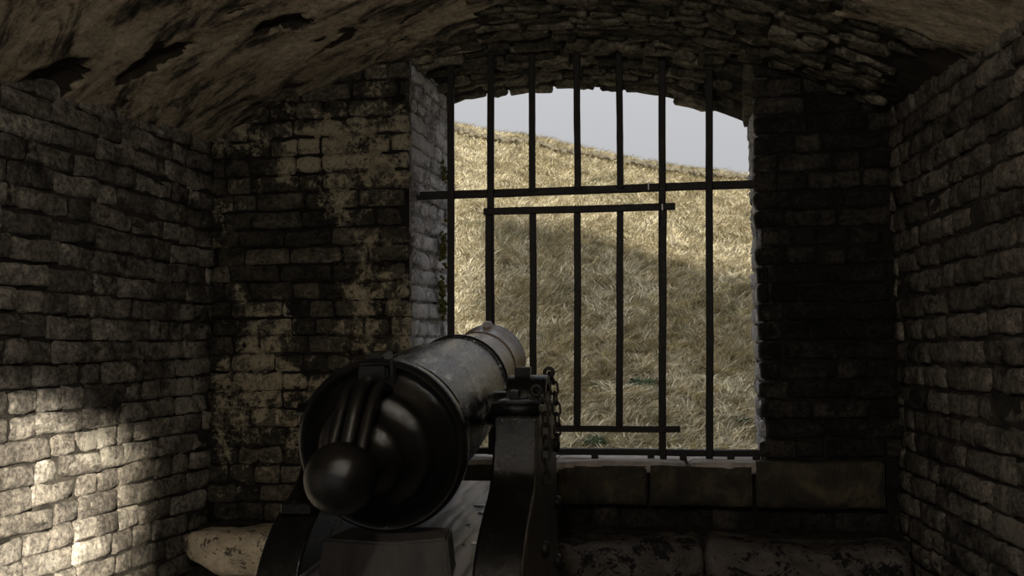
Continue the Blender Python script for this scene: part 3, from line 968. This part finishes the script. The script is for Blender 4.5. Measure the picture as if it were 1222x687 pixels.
o = glocal('front_sight', bm, M['bare'], smooth=False); o['label'] = 'worn bright sight block on the muzzle'
bm = bmesh.new(); bm_tube(bm, [(-.34, .52, -.02), (.335, .52, -.02)], .052, 28)
glocal('trunnion', bm, M['gun_black'])

# carriage cheeks
CP = [(2.92, 1.345), (2.82, 1.345), (2.66, 1.345), (2.475, 1.345), (2.455, 1.335), (2.455, 1.305), (2.445, 1.25), (2.43, 1.20), (2.41, 1.16), (2.365, 1.125), (2.29, 1.09), (2.22, 1.05), (2.165, 1.0), (2.125, .94), (2.10, .86), (2.09, .74), (2.09, .30), (2.30, .24), (2.96, .24), (2.95, .8)]
def smooth_poly(P, it=2, keep=5):
    for _ in range(it):
        Q = []
        n = len(P)
        for i in range(n):
            a, b = P[i], P[(i + 1) % n]
            if i < 4 or i > n - 5: Q.append(a); continue
            Q += [(a[0] * .75 + b[0] * .25, a[1] * .75 + b[1] * .25), (a[0] * .25 + b[0] * .75, a[1] * .25 + b[1] * .75)]
        P = Q
    return P
def cpart(o, parent=can):
    o.parent = parent
    o.matrix_parent_inverse = world_of(parent).inverted()
    return o
cheeks = []
for x0, x1 in ((-.430, -.310), (-.975, -.865)):
    dy = 0 if x0 > -.6 else .04
    ch = cpart(prism_x('cheek', [(y + dy * (z < 1.2), z) for y, z in smooth_poly(CP, 2)], x0, x1, M['cheek_black'], None, .008, 3))
    if x0 > -.6:
        ch.data.materials.append(M['scuffed'])
        for p in ch.data.polygons:
            if p.normal.x > .9: p.material_index = 1
    cheeks.append((ch, x0, x1))
    # rolled bar across the head of the cheek, cap square over the trunnion, lugs
    cpart(tube('cheek_roll', [(x0 - .004, 2.462, 1.335), (x1 + .004, 2.462, 1.335)], .019, M['cheek_black'], None, 20), ch)
    cpart(box('top_strap', x0 + .01, x1 - .004, 2.47, 2.60, 1.345, 1.360, M['cheek_black'], None, .004), ch)
    cy, cz, ro, ri = 2.70, 1.345, .088, .056
    ang = np.linspace(0, math.pi, 19)
    prof = [(cy + ro * math.cos(a), cz + ro * math.sin(a) * .86) for a in ang] + [(cy - ri * math.cos(a), cz + ri * math.sin(a) * .86) for a in ang]
    cpart(prism_x('cap_square', prof, x0 + .008, x1 + .002, M['cheek_black'], None, .004), ch)
    for yl, zl, wx in ((2.535, 1.372, .026), (2.83, 1.372, .04), (2.70, 1.432, .045)):
        xm = (x0 + x1) / 2 - .012
        cpart(box('key_lug', xm - wx / 2, xm + wx / 2, yl - .02, yl + .02, zl - .022, zl + .012, M['cheek_black'], None, .003), ch)
    # bolt heads on the outer face
    xo = x1 if x0 > -.6 else x0
    sgn = 1 if x0 > -.6 else -1
    for yb, zb in ((2.86, 1.20), (2.885, 1.02), (2.89, .84), (2.55, .95), (2.5, .62), (2.86, .62)):
        bm = bmesh.new()
        bm_tube(bm, [(xo - sgn * .006, yb, zb), (xo + sgn * .012, yb, zb), (xo + sgn * .017, yb, zb)], [.022, .022, .014], 14)
        cpart(from_bm('bolt_head', bm, M['iron'], None, True), ch)
    # shallow step plate on the slope of the cheek
    bm = bmesh.new(); bm_box(bm, x0 + .012, x1 - .012, 2.255 + dy, 2.32 + dy, 1.075, 1.105)
    bmesh.ops.bevel(bm, geom=bm.edges[:], offset=.004, segments=1, affect='EDGES')
    if x0 < -.6: cpart(from_bm('step_plate', bm, M['cheek_black']), ch)
    else: bm.free()
# bed between the cheeks and axle timbers below
BEDZ = lambda y: .945 + .055 * (y - 2.0) / 1.47
cpart(prism_x('bed_plank', [(1.97, BEDZ(1.97)), (3.47, BEDZ(3.47)), (3.47, BEDZ(3.47) - .045), (1.97, BEDZ(1.97) - .045)], -.866, -.429, M['wood'], None, .004, 2, False))
cpart(box('transom', -.866, -.429, 2.75, 2.9, .40, .93, M['cheek_black'], None, .006))
cpart(box('axle', -1.06, -.22, 2.26, 2.38, .17, .30, M['cheek_black'], None, .01))
cpart(box('axle', -1.06, -.22, 2.78, 2.90, .17, .30, M['cheek_black'], None, .01))
cpart(box('bed_support', -.80, -.49, 3.1, 3.3, .0, .94, M['cheek_black'], None, .01))
for x in (-1.05, -.25):
    for y in (2.32, 2.84):
        bm = bmesh.new(); s_ = 1 if x > -.6 else -1
        bm_tube(bm, [(x - .05 * 1, y, .17), (x - .045, y, .17), (x + .045, y, .17), (x + .05, y, .17)], [.155, .17, .17, .155], 28)
        cpart(from_bm('truck_wheel', bm, M['cheek_black'], None, False))
# white glints of the wet bed, put into pale raised spots
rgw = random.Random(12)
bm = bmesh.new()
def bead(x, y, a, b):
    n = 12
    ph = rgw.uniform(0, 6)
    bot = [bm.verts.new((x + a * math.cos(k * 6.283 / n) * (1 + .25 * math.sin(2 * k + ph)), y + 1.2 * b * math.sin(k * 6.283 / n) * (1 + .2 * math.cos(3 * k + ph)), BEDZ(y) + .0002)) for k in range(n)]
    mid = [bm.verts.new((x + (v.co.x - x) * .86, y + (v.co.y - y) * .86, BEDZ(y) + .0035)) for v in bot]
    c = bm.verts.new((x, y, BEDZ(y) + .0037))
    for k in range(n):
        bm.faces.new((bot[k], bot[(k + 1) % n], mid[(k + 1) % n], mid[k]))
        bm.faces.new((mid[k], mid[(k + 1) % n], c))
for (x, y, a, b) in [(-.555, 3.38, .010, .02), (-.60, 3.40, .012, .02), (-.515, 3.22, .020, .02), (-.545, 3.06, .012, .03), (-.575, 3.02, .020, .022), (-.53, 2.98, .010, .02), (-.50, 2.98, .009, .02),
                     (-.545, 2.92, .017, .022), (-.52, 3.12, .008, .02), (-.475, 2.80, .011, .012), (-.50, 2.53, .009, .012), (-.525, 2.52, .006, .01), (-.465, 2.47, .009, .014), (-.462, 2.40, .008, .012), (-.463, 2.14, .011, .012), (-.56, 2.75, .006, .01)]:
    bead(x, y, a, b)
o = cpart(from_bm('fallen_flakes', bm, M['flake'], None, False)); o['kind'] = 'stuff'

# keep chains hanging at the right cheek
def link_mesh(L=.040, W=.024, rad=.0036):
    bm = bmesh.new()
    pts = []
    h = (L - W) / 2
    for k in range(9): a = math.pi * k / 8; pts.append((W / 2 * math.cos(a), 0, h + W / 2 * math.sin(a)))
    for k in range(9): a = math.pi + math.pi * k / 8; pts.append((W / 2 * math.cos(a), 0, -h + W / 2 * math.sin(a)))
    bm_tube(bm, pts, rad, 8, True)
    me = bpy.data.meshes.new('chain_link'); bm.to_mesh(me); bm.free()
    me.materials.append(M['iron'])
    me.polygons.foreach_set('use_smooth', [True] * len(me.polygons))
    return me
LK = link_mesh()
def chain(path, label, tail=None):
    ch_, x0, x1 = cheeks[0]
    path = [Vector(p) for p in path]
    cum = [0]
    for a, b in zip(path, path[1:]): cum.append(cum[-1] + (b - a).length)
    def at_(s):
        for i in range(len(path) - 1):
            if s <= cum[i + 1] or i == len(path) - 2:
                t_ = (s - cum[i]) / (cum[i + 1] - cum[i]); return path[i].lerp(path[i + 1], t_)
    root = bpy.data.objects.new('chain', None); col.objects.link(root)
    root.location = path[0]
    cpart(root)
    root.matrix_parent_inverse = world_of(can).inverted()
    pitch_ = .0315
    n = int(cum[-1] / pitch_)
    for k in range(n):
        a, b = at_(k * pitch_), at_((k + 1) * pitch_)
        d = (a - b).normalized()
        q = d.to_track_quat('Z', 'Y').to_matrix().to_4x4()
        o = bpy.data.objects.new('chain_link', LK); col.objects.link(o)
        o.parent = root
        o.matrix_parent_inverse = world_of(root).inverted()
        o.matrix_basis = Matrix.Translation((a + b) / 2) @ q @ Matrix.Rotation(math.radians(35 + 90 * (k % 2) + rnd.uniform(-12, 12)), 4, 'Z')
    return root
chain([(-.318, 2.50, 1.380), (-.300, 2.50, 1.350), (-.2935, 2.50, 1.315), (-.2945, 2.50, 1.130)], 'near')
chain([(-.316, 2.80, 1.422), (-.303, 2.80, 1.392), (-.297, 2.80, 1.334), (-.2925, 2.80, 1.271), (-.295, 2.80, 1.195)], 'far')
# eye bolts holding the chains
for (x, y, z) in ((-.318, 2.50, 1.383), (-.315, 2.78, 1.425)):
    bm = bmesh.new()
    bm_tube(bm, [(x + .013 * math.cos(a), y, z + .013 * math.sin(a)) for a in np.linspace(0, 2 * math.pi, 17)[:-1]], .006, 8, True)
    bm_tube(bm, [(x - .01, y, z - .015), (x - .012, y, z - .05)], .007, 8)
    cpart(from_bm('eye_bolt', bm, M['iron'], None, True), cheeks[0][0])

# ------------------------------------------------------------------ timber block under the breech
pl2 = [(-.805, 2.14), (-.632, 2.11), (-.478, 2.15), (-.495, 2.28), (-.60, 2.31), (-.785, 2.28)]
bm = bmesh.new()
A = [bm.verts.new((x, y, .9585)) for x, y in pl2]
B = [bm.verts.new((x + (.012 if x < -.6 else -.012), y + .008, 1.048 + .006 * (x > -.6))) for x, y in pl2]
bm.faces.new(A[::-1]); bm.faces.new(B)
for i in range(6): bm.faces.new((A[i], A[(i + 1) % 6], B[(i + 1) % 6], B[i]))
bmesh.ops.bevel(bm, geom=bm.edges[:], offset=.006, segments=2, affect='EDGES')
qb = from_bm('quoin_block', bm, M['block']); tag(qb, 'dark chamfered timber block wedged under the breech of the cannon', 'wooden block')
